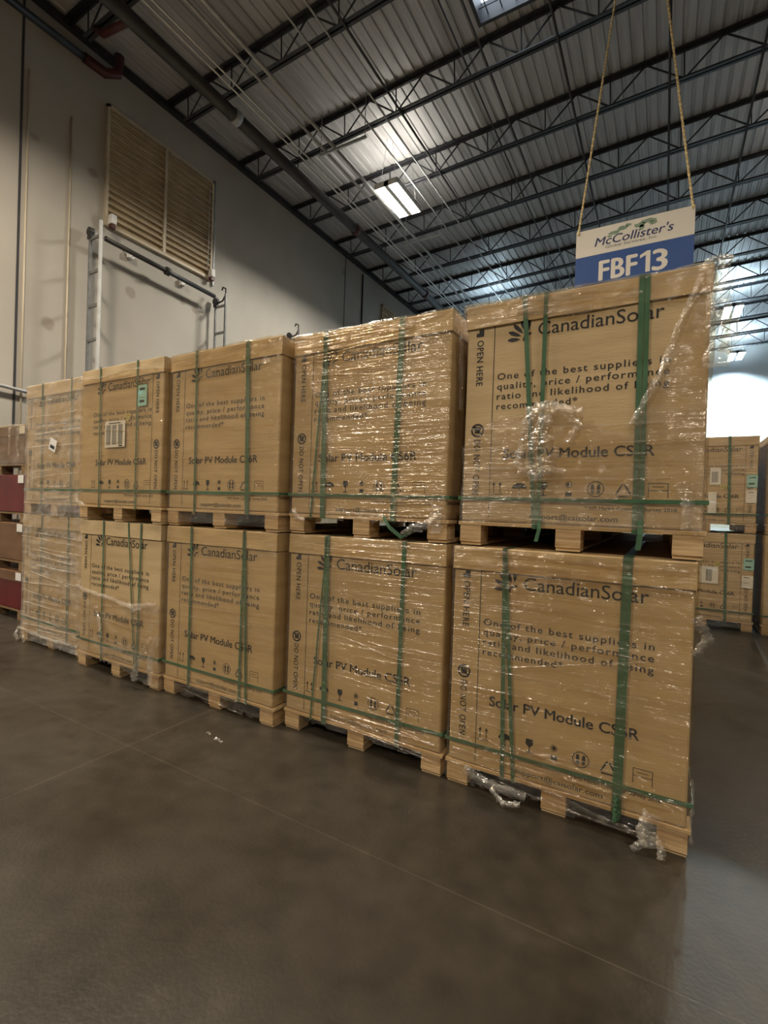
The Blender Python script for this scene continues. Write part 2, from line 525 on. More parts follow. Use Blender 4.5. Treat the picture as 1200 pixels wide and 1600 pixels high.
webC = bmesh.new(); tube(webC, [(0, 0, 0.03), (0, 0, 0.55)], 0.013, 6)
ordw = ['first', 'second', 'third', 'fourth', 'fifth', 'sixth', 'seventh', 'eighth', 'ninth', 'tenth', 'eleventh', 'twelfth', 'thirteenth', 'fourteenth']
JY = [3.97 + 1.94*k for k in range(-2, 12)]
def joist_label(k):
    if k == 0: return 'black open-web steel roof joist nearest the camera, at the dark upper corner of the wall'
    if k == 13: return 'black open-web steel roof joist farthest away, close to the white end wall'
    return 'black open-web steel roof joist, %s from the camera' % ordw[k]
def joist_proto():
    t = thing('roof_joist', joist_label(0), 'joist', (X0J, JY[0], zb(X0J)), (0, rotj, 0), 'open-web joists under the roof deck')
    link('top_chord', a, M['joist'], t); link('bottom_chord', b, M['joist'], t)
    wa = link('diagonal_web', webA, M['joist'], t); wb = link('diagonal_web', webB, M['joist'], t); wc = link('vertical_web', webC, M['joist'], t)
    first = True
    for i in range(13):
        xx = XB0 + PAN*i
        for w in (wa, wb, wc):
            if first: w.location.x = xx
            else:
                c = w.copy(); COL.objects.link(c); c.parent = t; c.location = (xx, 0, 0)
        first = False
    return t
jp = joist_proto()
for k, y in enumerate(JY):
    if k == 0: continue
    r = jp.copy(); COL.objects.link(r); r.location = (X0J, y, zb(X0J)); r['label'] = joist_label(k)
    for ch in list(jp.children):
        c = ch.copy(); COL.objects.link(c); c.parent = r

# bridging rods along the joists
BR = [(-4.82, 'black bridging rod crossing the joists beside the lit high-bay lamp'), (-1.90, 'black bridging rod running through the joists just left of the hanging sign'),
      (-0.30, 'black bridging rod running straight up behind the hanging sign'), (1.07, 'black bridging rod crossing the joists beyond the right rope of the sign')]
for x, lab in BR:
    tag(tubeo('bridging_rod', [(x, -1, zb(x)-0.02), (x, YE-0.1, zb(x)-0.02)], 0.022, M['joist']), lab, 'rod', 'bridging rods under the joists')
# pipes and conduits hung below the joists
def run(name, x, dz, r, mt, lab, cat, grp, y0=-4, y1=YE-0.05, n=10):
    return tag(tubeo(name, [(x, y0, zb(x)+dz), (x, y1, zb(x)+dz)], r, mt, n=n), lab, cat, grp)
G = 'pipes hung along the roof'
run('conduit', -6.22, -0.33, 0.033, M['galv_dull'], 'grey metal conduit passing closest beside the lit lamp', 'conduit', G)
run('conduit', -6.46, -0.31, 0.026, M['galv_dull'], 'grey metal conduit left of the one beside the lamp', 'conduit', G)
run('conduit', -6.98, -0.20, 0.015, M['galv'], 'thin bright conduit, second from the big dark sprinkler pipe', 'conduit', G)
run('conduit', -7.10, -0.20, 0.015, M['galv'], 'thin bright conduit, next to the big dark sprinkler pipe', 'conduit', G)
run('conduit', -5.50, -0.05, 0.016, M['galv_dull'], 'thin grey conduit running above the lit lamp', 'conduit', G)
run('conduit', -5.12, -0.05, 0.016, M['galv_dull'], 'thin grey conduit just right of the lit lamp', 'conduit', G)
run('conduit', -3.10, 0.10, 0.016, M['joist'], 'thin dark conduit below the left edge of the skylight', 'conduit', G)
run('conduit', -3.42, 0.10, 0.016, M['joist'], 'thin dark conduit slightly left of the skylight', 'conduit', G)
sp = thing('sprinkler_pipe', 'large dark sprinkler main pipe with red couplings running under the joists', 'pipe', (-7.4, 0, 8.72))
tubeo('pipe', [(0, -5, 0), (0, YE-0.05, 0)], 0.113, M['pipe_dark'], sp, 16)
for y in (4.1, 8.25, 12.5, 17.0):
    tubeo('coupling', [(0, y-.07, 0), (0, y+.07, 0)], 0.134, M['pipe_red'] if y > 5 else M['galv_dull'], sp, 16)
for y in (5.9, 9.8, 13.7, 17.5, 21.4):
    bm = bmesh.new(); tube(bm, [(0, y, 0.10), (0, y, 0.33)], 0.010, 6)
    link('hanger_rod', bm, M['joist'], sp)
tubeo('branch', [(0, 2.02, 0), (-0.75, 2.02, 0.12), (-0.95, 2.02, 0.30)], 0.055, M['pipe_red'], sp, 10)
wp = thing('sprinkler_branch', 'dark sprinkler branch pipe with red elbow along the top of the concrete wall', 'pipe', (XW+0.22, 0, 9.0))
tubeo('pipe', [(0, -4.0, -.12), (0, 2.25, 0)], 0.062, M['pipe_dark'], wp, 12)
tubeo('elbow', [(0, 2.2, 0), (0.02, 2.55, 0), (0.10, 2.72, 0.08), (0.12, 2.74, 0.4)], 0.085, M['pipe_red'], wp, 12)

# trapeze struts under the conduits
for y, lab in ((5.6, 'short steel strut holding the conduits on the near side of the lamp'), (9.4, 'short steel strut holding the conduits on the far side of the lamp')):
    t = thing('pipe_hanger', lab, 'hanger', (-5.9, y, 8.72), group='trapeze hangers')
    bxo('strut', (-0.66, -.02, -.06, 0.48, .02, -.02), M['galv_dull'], t)
    for xx in (-0.63, 0.44):
        tubeo('rod', [(xx, 0, -.03), (xx, 0, 0.86 if abs(y-5.6) > 9 else 0.86)], 0.007, M['galv_dull'], t, 6)

# ------------------------------------------------------------------ high-bay lamps
def lamp(x, y, z, st, col, upst, lab):
    t = thing('high_bay_light', lab, 'lamp', (x, y, z), group='high-bay lamps under the roof')
    hw, hl = 0.29, 0.60
    bm = bmesh.new()
    box(bm, -hw, -hl, 0.055, hw, hl, 0.075)                 # back plate
    for d in ((-hw, -hl, -hw+.012, hl), (hw-.012, -hl, hw, hl), (-hw, -hl, hw, -hl+.012), (-hw, hl-.012, hw, hl)):
        box(bm, d[0], d[1], -0.055, d[2], d[3], 0.06)
    box(bm, -.055, -hl, -0.045, .055, hl, 0.056)                # ballast cover between the tube banks
    box(bm, -.09, -hl*0.8, 0.075, .09, hl*0.8, 0.13)         # ballast box on top
    link('housing', bm, M['housing'], t)
    em = emis('lamp_tubes', col, st)
    for s in (-1, 1):
        bm = bmesh.new()
        xs = [s*0.155 + d for d in (-0.075, 0, 0.075)]
        x0, x1 = s*0.155-0.10, s*0.155+0.10
        f = bm.faces.new([bm.verts.new(p) for p in ((x0, -.57, .03), (x0, .57, .03), (x1, .57, .03), (x1, -.57, .03))])
        link('tube_panel', bm, em, t)
    if upst:
        eu = emis('lamp_upward_slot', col, upst)
        bm = bmesh.new()
        for s in (-1, 1):
            bm.faces.new([bm.verts.new(p) for p in ((s*.2-.05, -.5, .08), (s*.2+.05, -.5, .08), (s*.2+.05, .5, .08), (s*.2-.05, .5, .08))])
        link('upward_slot', bm, eu, t)
    for xx, yy in ((-.2, -.5), (.2, -.5), (-.2, .5), (.2, .5)):
        tubeo('hanger_cable', [(xx, yy, .07), (xx*0.3, yy, zd(x)-z)], 0.004, M['galv_dull'], t, 5)
LL = ['bright double-tube high-bay lamp glowing under the roof above the side wall', 'high-bay lamp behind the nearest tall carton stack', 'high-bay lamp far along the side wall',
      'high-bay lamp overhead near the side wall', 'high-bay lamp behind the camera near the side wall', 'small bright lamp beyond the nearest carton, below the far joists',
      'glaring lamp beside the white end wall', 'high-bay lamp overhead right of the sign', 'high-bay lamp overhead behind the camera', 'high-bay lamp far behind the camera']
for (x, y, z, st, col, us), lab in zip(LAMPS, LL):
    lamp(x, y, z, st, col, us, lab)

# ------------------------------------------------------------------ things on the concrete wall
def louver(y0, y1, z0, z1, lab, act=True):
    t = thing('wall_louver', lab, 'louver', (XW, y0, z0), group='wall louvers')
    w, h = y1-y0, z1-z0
    bm = bmesh.new()
    for d in ((-.0, 0, .05, h), (w-.05, 0, w, h), (0, -.05, w, 0.0), (0, h-.05, w, h)):
        box(bm, 0, d[0], d[1], 0.07, d[2], d[3])
    link('frame', bm, M['louver_frame'], t)
    bxo('mullion', (0.0, w*.5-.03, 0, 0.075, w*.5+.03, h), M['louver_frame'], t)
    bm = bmesh.new()
    n = 17
    for s in (0, 1):
        ya, yb = (0.05, w*.5-.03) if s == 0 else (w*.5+.03, w-.05)
        for i in range(n):
            za = h*i/n
            dz = h/n
            vs = [bm.verts.new(p) for p in ((0.062, ya, za-.012), (0.062, yb, za-.012), (0.066, yb, za+.012), (0.066, ya, za+.012), (0.008, yb, za+dz*.62), (0.008, ya, za+dz*.62), (0.004, ya, za+.0), (0.004, yb, za+.0))]
            bm.faces.new((vs[0], vs[1], vs[2], vs[3])); bm.faces.new((vs[3], vs[2], vs[4], vs[5])); bm.faces.new((vs[0], vs[6], vs[7], vs[1])); bm.faces.new([bm.verts.new(p) for p in ((0.006, ya, za), (0.006, yb, za), (0.006, yb, za+dz), (0.006, ya, za+dz))])
    link('slats', bm, M['louver'], t)
    if act:
        for yy in (0.10, w-0.06):
            bm = bmesh.new(); box(bm, 0.07, yy-.05, -.02, .19, yy+.05, .15, bev=.008)
            ac = link('actuator', bm, M['white_paper'], t)
            bxo('motor', (.08, yy-.045, -.10, .17, yy+.045, -.03), M['pipe_red'], ac, 0.01)
        bxo('side_channel', (0.0, w+.03, -.15, .06, w+.07, h+.05), M['galv_dull'], t)
        tubeo('linkage_rod', [(.09, w-.14, .1), (.09, w-.14, h-.2)], .010, M['galv'], t, 6)
    return t
louver(2.72, 5.15, 6.50, 8.66, 'large tan two-panel louver high on the concrete wall')
louver(12.75, 15.2, 6.60, 8.78, 'second louver farther along the wall, mostly hidden behind the cartons', False)

def ladder(y, ztop, lab, hook):
    t = thing('steel_ladder_frame', lab, 'frame', (XW, y, 0), group='ladder frames on the wall')
    xa, xb = 0.14, 0.46
    bxo('upright', (xa-.02, -.02, 0, xa+.02, .02, ztop-.12), M['ladder_grey'], t)
    bxo('upright', (xb-.022, -.02, 0, xb+.022, .02, ztop+.12), M['ladder_grey'] if hook else M['galv'], t)
    z = ztop-.13
    while z > 0.3:
        bxo('rung', (xa, -.015, z-.03, xb, .015, z+.02), M['ladder_grey'], t)
        z -= 0.60
    bm = bmesh.new()
    tube(bm, [(xa, -.035, ztop-.0), (xa, .035, ztop-.0)], 0.075, 14)
    tube(bm, [(xa, -.05, ztop), (xa, .05, ztop)], 0.02, 8)
    link('pulley', bm, M['black_rubber'], t)
    bxo('bracket', (xa-.05, -.03, ztop-.13, xa+.06, .03, ztop-.04), M['black_rubber'], t)
    if hook:
        tubeo('hook', [(xb-.30, 0, ztop-.06), (xb-.1, 0, ztop-.02), (xb, 0, ztop+.10), (xb-.01, 0, ztop+.24), (xb-.10, 0, ztop+.28), (xb-.13, 0, ztop+.22)], 0.018, M['black_rubber'], t, 8)
    return t
ladder(2.43, 6.15, 'tall steel ladder frame at the near edge of the large louver', False)
ladder(5.22, 5.98, 'steel ladder frame with black hook at the far edge of the large louver', True)
ladder(7.72, 6.02, 'steel ladder frame whose top shows just above the third carton stack', True)
def roller(y0, y1, z0, z1, lab):
    t = thing('roller_bar', lab, 'roller', (XW+0.30, y0, z0), group='roller bars below the louvers')
    L_ = y1-y0; dz = z1-z0
    def P(f): return (0, L_*f, dz*f)
    tubeo('tube', [P(0.03), P(0.97)], 0.045, M['black_rubber'], t, 12)
    tubeo('axle', [P(-0.03), P(1.03)], 0.012, M['galv'], t, 8)
    bm = bmesh.new(); tube(bm, [P(.50), P(.53)], 0.08, 14)
    link('collar', bm, M['black_rubber'], t)
    for f in (.27, .72):
        bm = bmesh.new(); box(bm, -.28, L_*f-.05, dz*f+.0, -.20, L_*f+.06, dz*f+.11)
        link('bracket', bm, M['white_paper'], t)
        tubeo('cable', [P(f-.13), (0, L_*(f-.08), dz*f-.14), P(f)], 0.006, M['black_rubber'], t, 6)
roller(2.52, 5.12, 6.08, 6.00, 'long black roller tube spanning below the large louver')
roller(7.80, 10.3, 6.02, 5.95, 'black roller tube far along the wall, end showing above the cartons')
for y, zt, lab in ((1.47, 8.3, 'thin pale conduit on the wall beside the dark panel joint'), (2.13, 8.0, 'thin pale conduit on the wall left of the ladder frame')):
    tag(tubeo('wall_conduit', [(XW+.02, y, 0.2), (XW+.02, y, zt)], 0.014, M['louver_frame'], n=8), lab, 'conduit', 'thin conduits on the concrete wall')
tag(tubeo('wall_pipe', [(XW+.08, -3, 3.15), (XW+.08, 1.2, 3.14), (XW+.08, 1.50, 3.12), (XW+.05, 1.62, 3.10)], 0.028, M['galv_dull'], n=8), 'grey horizontal pipe low on the wall above the red boxes', 'pipe')
tag(tubeo('wall_conduit', [(XW+.02, 11.45, 3), (XW+.02, 11.45, 9.3)], 0.03, M['pipe_dark']), 'dark vertical conduit far along the concrete wall', 'conduit')

# ------------------------------------------------------------------ palletised cartons
CW, CD = 1.08, 1.74        # carton width, depth
ZP, ZC, ZL = 0.125, 1.235, 1.245

def carton_mesh(flip):
    """printed carton; flip: the OPEN HERE strip is at the right end"""
    bm = bmesh.new()
    box(bm, 0.004, 0.0, ZP, CW-0.004, CD, ZC-0.01, bev=0.010)
    y = -0.0012
    # flap strip edge
    fx = CW-0.135 if flip else 0.150
    rect(bm, fx-.0018, ZP+.02, fx+.0018, ZL-.115, y)
    sx = CW-0.075 if flip else 0.075
    poly(bm, [(sx-.022, 1.085), (sx+.018, 1.085), (sx+.018, 1.122), (sx-.004, 1.122), (sx-.022, 1.103)], y)
    poly(bm, [(sx-.018, 1.104), (sx-.008, 1.104), (sx-.008, 1.116)], y-.0004, 0)
    put_text(bm, 'OPEN HERE', sx-.016, 1.066, 0.235, 0.036, y, bold=.012, rot=-90, spacing=1.1)
    annulus(bm, sx, 0.598, .026, .035, y)
    seg(bm, (sx-.026, .620), (sx+.026, .574), .007, y)
    poly(bm, [(sx-.014, .583), (sx+.014, .583), (sx+.017, .606), (sx-.017, .606)], y)
    seg(bm, (sx-.018, .615), (sx+.018, .610), .008, y)
    put_text(bm, 'DO NOT OPEN', sx-.016, 0.550, 0.285, 0.036, y, bold=.012, rot=-90, spacing=1.1)
    # sun-petal emblem
    cx, cz = 0.322, 1.043
    for i, ang in enumerate((178, 156, 134, 112, 90)):
        a_ = math.radians(ang)
        r0, r1, w = 0.040, 0.112 - 0.006*abs(i-1.5), 0.0105
        d = Vector((math.cos(a_), math.sin(a_))); n = Vector((-d.y, d.x))
        c = Vector((cx, cz))
        pts = [c+d*r0, c+d*(r0+.022)+n*w*.8, c+d*(r1-.02)+n*w, c+d*r1+n*w*.3, c+d*r1-n*w*.3, c+d*(r1-.02)-n*w, c+d*(r0+.022)-n*w*.8]
        poly(bm, [tuple(p) for p in pts], y)
    annulus(bm, cx+.006, cz-.006, .026, .034, y, a0=math.radians(75), a1=math.radians(185))
    put_text(bm, 'CanadianSolar', 0.368, 1.052, 0.538, 0.066, y, bold=.004)
    for i, (s, wd) in enumerate((('One of the best suppliers in', .762), ('quality, price / performance', .762), ('ratio and likelihood of being', .762), ('recommended*', .388))):
        put_text(bm, s, 0.172, 0.852-.0505*i, wd, 0.034, y, bold=.012, spacing=1.18)
    put_text(bm, 'Solar PV Module CS6R', 0.216, 0.449, 0.672, 0.050, y, bold=.020)
    # handling marks
    z0 = .262
    for xx in (.172, .205):
        seg(bm, (xx, z0+.012), (xx, z0+.056), .004, y); poly(bm, [(xx-.008, z0+.052), (xx+.008, z0+.052), (xx, z0+.070)], y)
    seg(bm, (.160, z0+.006), (.218, z0+.006), .004, y)
    poly(bm, [(.302+.036*math.cos(t*PI/10), z0+.036+.028*math.sin(t*PI/10)) for t in range(11)], y)
    seg(bm, (.302, z0), (.302, z0+.04), .004, y)
    poly(bm, [(.404, z0+.070), (.402, z0+.046), (.414, z0+.032), (.426, z0+.032), (.438, z0+.046), (.436, z0+.070)], y)
    seg(bm, (.420, z0+.004), (.420, z0+.034), .005, y); seg(bm, (.404, z0+.003), (.436, z0+.003), .005, y)
    for k in range(6):
        a_ = PI*k/6
        seg(bm, (.535-.018*math.cos(a_), z0+.056-.018*math.sin(a_)), (.535+.018*math.cos(a_), z0+.056+.018*math.sin(a_)), .0025, y)
    rect(bm, .522, z0, .550, z0+.022, y)
    annulus(bm, .654, z0+.036, .033, .037, y)
    for s in (-1, 1):
        poly(bm, [(.654+s*.006, z0+.014), (.654+s*.019, z0+.014), (.654+s*.020, z0+.030), (.654+s*.006, z0+.030)], y)
        poly(bm, [(.654+s*.005, z0+.034), (.654+s*.021, z0+.034), (.654+s*.019, z0+.058), (.654+s*.008, z0+.058)], y)
    tri = [(.735, z0+.004), (.805, z0+.004), (.770, z0+.066)]
    for i in range(3):
        p, q = Vector(tri[i]), Vector(tri[(i+1) % 3])
        seg(bm, tuple(p.lerp(q, .10)), tuple(p.lerp(q, .86)), .0075, y)
    for p, q in (((.870, z0), (.870, z0+.064)), ((.945, z0), (.945, z0+.064)), ((.870, z0+.032), (.945, z0+.032)), ((.870, z0+.064), (.945, z0+.064)), ((.885, z0+.048), (.930, z0+.048))):
        seg(bm, p, q, .0026, y)
    put_text(bm, '* IHS Markit Customer Survey 2018', 0.61, 0.202, 0.37, 0.017, y, bold=.006)
    put_text(bm, 'support@csisolar.com', 0.356, 0.149, 0.395, 0.026, y, bold=.006)
    return bm

def rumple_lid(seed):
    """tray lid pulled over the carton, with a slightly uneven lower edge"""
    rnd = random.Random(seed)
    bm = bmesh.new()
    t, h, w, d = 0.007, 0.115, CW, CD
    per = []
    n = 22
    for i in range(n+1): per.append((w*i/n, -t, 0, -1))
    for i in range(1, 9): per.append((w+.0, CD*i/8, 1, 0))
    for i in range(1, 9): per.append((w-w*i/8, CD+t, 0, 1))
    for i in range(1, 8): per.append((0, CD-CD*i/8, -1, 0))
    ph = rnd.random()*9
    rows = [(ZL, 0.0), (ZL-.004, .002), (ZL-.05, .002), (ZL-h, 0.004)]
    rings = []
    for zi, (z, o) in enumerate(rows):
        rg = []
        for j, (x, y, nx, ny) in enumerate(per):
            oo = o + (0.004*noise.noise((x*5+ph, y*5, zi*2.0)) if zi else 0)
            zz = z + (0.004*noise.noise((x*3+ph, y*3, 7)) - 0.004*math.cos(x*PI/w)*(rnd.random()*.3+.2) if zi == 3 else 0.0)
            rg.append(bm.verts.new((x+nx*oo, y+ny*oo, zz)))
        rings.append(rg)
    N_ = len(per)
    for a_, b_ in zip(rings, rings[1:]):
        for j in range(N_):
            bm.faces.new((b_[j], b_[(j+1) % N_], a_[(j+1) % N_], a_[j]))
    bm.faces.new(rings[0])
    inner = [bm.verts.new((min(max(v.co.x, .008), w-.008), min(max(v.co.y, .006), d-.006), v.co.z+.002)) for v in rings[-1]]
    for j in range(N_):
        bm.faces.new((inner[j], inner[(j+1) % N_], rings[-1][(j+1) % N_], rings[-1][j]))
    # corner fold seams
    for xs in (0.13, CW-0.13):
        vs = [bm.verts.new(p) for p in ((xs-.001, -t-.0085, ZL-h+.01), (xs+.001, -t-.0085, ZL-h+.01), (xs+.001, -t-.0085, ZL-.01), (xs-.001, -t-.0085, ZL-.01))]
    return bm

def pallet_parts():
    P = []
    for i in range(5):
        y0 = i*(CD-0.12)/4 - .002
        P.append(('deck_board', (-0.012, y0, .104, CW+.012, y0+.12, .123), 'wood'))
    for xx in (0.0, .5*CW-.055, CW-.11):
        P.append(('runner_board', (xx, 0.01, 0.0, xx+.11, CD-.02, .016), 'wood'))
        for j, yy in enumerate((0.0, CD/2-.06, CD-.13)):
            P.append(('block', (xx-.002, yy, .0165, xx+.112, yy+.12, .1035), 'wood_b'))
    return P

_carton = {}
_parts = {}
def mesh_once(key, builder, mats):
    if key not in _parts:
        bm = builder()
        me = bpy.data.meshes.new(key[0] if isinstance(key, tuple) else key)
        bm.to_mesh(me); bm.free()
        for x in mats: me.materials.append(x)
        _parts[key] = me
    return _parts[key]

def add(name, me, parent):
    o = bpy.data.objects.new(name, me); COL.objects.link(o); o.parent = parent
    return o

def bmbox(d, bev=.002):
    bm = bmesh.new(); box(bm, *d, bev=bev); return bm

def ribbon(bm, pts, width, side, off, mi=0, thick=0.0012):
    """flat band along pts; side = width direction, off = outward direction per point"""
    rows = []
    for p, o in zip(pts, off):
        p = Vector(p); o = Vector(o); s = Vector(side)*width/2
        rows.append([bm.verts.new(p-s), bm.verts.new(p+s), bm.verts.new(p+s+o*thick), bm.verts.new(p-s+o*thick)])
    for a_, b_ in zip(rows, rows[1:]):
        for k in range(4):
            f = bm.faces.new((a_[k], a_[(k+1) % 4], b_[(k+1) % 4], b_[k])); f.material_index = mi
    bm.faces.new(rows[0][::-1]); bm.faces.new(rows[-1])

def vstrap(u0, u1, w, loop=True, ztop=None, zbot=None):
    """strap over top, front, underside and back; u0 at the top, u1 at the bottom of the front"""
    bm = bmesh.new()
    e = 0.0105
    front = []
    n = 10
    zt = ZL+.003; zb_ = 0.100
    for i in range(n+1):
        f = i/n
        z = zt + (zb_-zt)*f
        ed = e + (0.004 if z > ZL-.12 else 0.0) + 0.002*math.sin(f*PI)
        front.append(((u0+(u1-u0)*f, -ed, z), (0, -1, 0)))
    pts = [p for p, o in front]; off = [o for p, o in front]
    pts += [(u1, CD+e, zb_), (u0, CD+e, zt), (u0, -e-.004, zt+.001)]
    off += [(0, 1, -1), (0, 1, 1), (0, -1, 1)]
    ribbon(bm, pts, w, (1, 0, 0), off)
    return bm

def hstrap(z, w=.018):
    bm = bmesh.new()
    e = .013
    pts = [(-e, -e, z), (CW*.5, -e-.002, z-.002), (CW+e, -e, z), (CW+e, CD+e, z), (-e, CD+e, z), (-e, -e, z)]
    off = [(-1, -1, 0), (0, -1, 0), (1, -1, 0), (1, 1, 0), (-1, 1, 0), (-1, -1, 0)]
    ribbon(bm, pts, w, (0, 0, 1), off)
    return bm

def film_sheet(seed, mask, amp=1.0, zlo=.03, zhi=ZL+.003, crumple=None, top=0.10):
    """stretch film wound round the load; mask(u, z) says where on the front it is present"""
    bm = bmesh.new()
    e = .007
    ef = .016
    per = []
    for i in range(5): per.append((-e, CD*(1-i/5)+e, -1, 0, 0))
    per.append((-e, .12, -1, 0, 0)); per.append((-e, .03, -1, 0, 0))
    for k in range(4):
        a_ = PI + PI/2*(k+.5)/4
        per.append((.012+(.012+e)*math.cos(a_), .012+(.012+ef)*math.sin(a_), math.cos(a_), math.sin(a_), 1))
    nf = 84
    for i in range(nf+1): per.append((.012+(CW-.024)*i/nf, -ef, 0, -1, 1))
    for k in range(4):
        a_ = -PI/2 + PI/2*(k+.5)/4
        per.append((CW-.012+(.012+e)*math.cos(a_), .012+(.012+ef)*math.sin(a_), math.cos(a_), math.sin(a_), 1))
    per.append((CW+e, .03, 1, 0, 0)); per.append((CW+e, .12, 1, 0, 0))
    for i in range(1, 6): per.append((CW+e, CD*i/5+e, 1, 0, 0))
    for i in range(1, 5): per.append((CW-CW*i/5, CD+e+.02, 0, 1, 0))
    nz_ = 96
    grid = []
    so = seed*13.7
    for r in range(nz_+1):
        z = zlo + (zhi-zlo)*r/nz_
        row = []
        for (x, y, nx, ny, fr) in per:
            s = x+y*.6
            n1 = noise.noise((s*2.2+so, z*22+.8*noise.noise((s*3, z*3, so)), so))
            n2 = noise.noise((s*7+so, z*9, so+5))
            n3 = abs(noise.noise((s*4+so, z*5, so+9)))
            slack = max(0.0, noise.noise((s*1.7, z*1.9, so+2))+.15)
            c = crumple(x, z) if crumple else 0.0
            d = amp*(.0035*n1 + .010*slack*n2 + .006*(1-n3*2)*slack) + c*(.013*n2+.012*(1-2*n3))
            d = max(d, -.004)
            if not fr: d = min(d, .004)
            elif nx: d = min(d, .004 + .02*max(0, -ny))
            inset = 0.0
            if z < ZP:    # pulled in and around the deck boards
                inset = 0.0
            zz = z + (.004*n2 if fr else 0)
            row.append(bm.verts.new((x+nx*(d-inset), y+ny*(d-inset), zz)))
        grid.append(row)
    N_ = len(per)
    for r in range(nz_):
        for j in range(N_-1):
            q = (grid[r][j], grid[r][j+1], grid[r+1][j+1], grid[r+1][j])
            cx = sum(v.co.x for v in q)/4; cz = sum(v.co.z for v in q)/4
            if mask(cx, cz, q[0].co.y < .1):
                f = bm.faces.new(q); f.smooth = True
    # turned over the top edge
    if top:
        prev = grid[-1]
        for k, (ins, dz) in enumerate(((.02, .0040), (top*.5, .0045), (top, .0040))):
            row = []
            for j, (x, y, nx, ny, fr) in enumerate(per):
                n2 = noise.noise((x*9+so, y*9, k*3.1+so))
                row.append(bm.verts.new((x-nx*(e+ins), y-ny*(ef+ins), ZL+dz+.0045*n2)))
            for j in range(N_-1):
                cx = (prev[j].co.x+prev[j+1].co.x)/2
                if mask(cx, ZL, prev[j].co.y < .1):
                    f = bm.faces.new((prev[j], prev[j+1], row[j+1], row[j])); f.smooth = True
            prev = row
    for v in [v for v in bm.verts if not v.link_faces]:
        bm.verts.remove(v)
    return bm

def crumple_ribbon(bm, pts, width, seed, nw=7, sub=10, deep=1.0):
    """a gathered, creased length of film along pts"""
    pts = [Vector(p) for p in pts]
    path = []
    for a_, b_ in zip(pts, pts[1:]):
        for i in range(sub): path.append(a_.lerp(b_, i/sub))
    path.append(pts[-1])
    rows = []
    for i, p in enumerate(path):
        t = (path[min(i+1, len(path)-1)] - path[max(i-1, 0)]).normalized()
        s = t.cross(Vector((0, -1, 0)))
        if s.length < .1: s = Vector((1, 0, 0))
        s.normalize()
        w = width*(.7+.6*abs(noise.noise((i*.23, seed, 1))))
        row = []
        for k in range(nw):
            f = k/(nw-1)-.5
            q = p + s*w*f
            q.y -= deep*(.022*abs(noise.noise((i*.6, k*.9, seed))) + .012*math.cos(f*PI))
            q += deep*Vector((.008*noise.noise((i*.5, k, seed+3)), 0, .008*noise.noise((i*.5, k, seed+6))))
            row.append(bm.verts.new(q))
        rows.append(row)
    for a_, b_ in zip(rows, rows[1:]):
        for k in range(nw-1):
            f = bm.faces.new((a_[k], a_[k+1], b_[k+1], b_[k])); f.smooth = True

def gathers(bm, seed, spec):
    """ropy gathered bands of film: (count, z low, z high, slope, width, u low, u high)"""
    rnd = random.Random(seed)
    for n, z0, z1, sl, w, u0, u1 in spec:
        for k in range(n):
            z = z0 + (z1-z0)*(k+rnd.random())/n
            a_ = u0 + (u1-u0)*.35*rnd.random(); b_ = u1 - (u1-u0)*.35*rnd.random()
            d = sl*(rnd.random()*1.4-.4)
            y_ = -.020 if z < ZL-.13 else -.026
            pts = [(a_+(b_-a_)*t/3, y_, min(z + d*(t/3-.5) + .012*(rnd.random()-.5), ZL-.004)) for t in range(4)]
            crumple_ribbon(bm, pts, w*(.5+rnd.random()), seed+k*1.7, 5, 9, .38)

def sticker(parent, x0, z0, x1, z1, mt, text=(), y=-.0135, tilt=0.0, name='sticker', lab=None):
    bm = bmesh.new()
    cx, cz = (x0+x1)/2, (z0+z1)/2
    box(bm, x0, y-.0006, z0, x1, y, z1)
    for (t, tx, tz, w, h) in text:
        if t == '#':      # bar code
            k = 0; rr = random.Random(int(tx*1000))
            xx = x0+tx
            while xx < x0+tx+w:
                b_ = .0012+.0022*rr.random()
                rect(bm, xx, z0+tz, xx+b_, z0+tz+h, y-.001); xx += b_+.0015+.002*rr.random()
        elif t == '-':
            rect(bm, x0+tx, z0+tz, x0+tx+w, z0+tz+h, y-.001)
    if tilt:
        R_ = Matrix.Rotation(tilt, 4, 'Y')
        for v in bm.verts:
            q = R_ @ Vector((v.co.x-cx, 0, v.co.z-cz)); v.co.x = cx+q.x; v.co.z = cz+q.z
    o = link(name, bm, [mt, M['ink']], parent)
    if lab: o['label'] = lab
    return o

def round_sticker(parent, x, z, r, y=-.0135):
    bm = bmesh.new()
    tube(bm, [(x, y, z), (x, y-.0006, z)], r, 24)
    annulus(bm, x, z, r*.45, r*.62, y-.001, 1)
    o = link('round_sticker', bm, [M['yellow_paper'], M['ink']], parent)
    o['label'] = 'round yellow sticker'

def crate(loc, label, group, straps=(), hz=.237, flip=False, rotz=0.0, film=None, film_mt='film', seed=1, strap_h=True, gather=(), wrap_name='stretch_film'):
    t = thing('wrapped_pallet_load', label, 'wrapped pallet load', loc, (0, 0, rotz), group)
    add('carton', mesh_once(('carton', flip), lambda: carton_mesh(flip), [M['kraft'], M['ink']]), t)
    add('carton_lid', mesh_once(('carton_lid', seed % 5), lambda: rumple_lid(seed), [M['kraft_pale']]), t)
    for nm, d, mt in pallet_parts():
        add(nm, mesh_once((nm, d), lambda: bmbox(d), [M[mt]]), t)
    for (u0, u1, w) in straps:
        link('strap', vstrap(u0, u1, w), M['strap'], t)
    if strap_h:
        link('strap', hstrap(hz), M['strap'], t)
    if film:
        fb = film_sheet(seed, **film)
        gathers(fb, seed, gather)
        link(wrap_name, fb, M[film_mt], t)
    return t

def wav(u, s, a=.012): return a*noise.noise((u*9, s, 0)) + a*.6*noise.noise((u*31, s, 3))

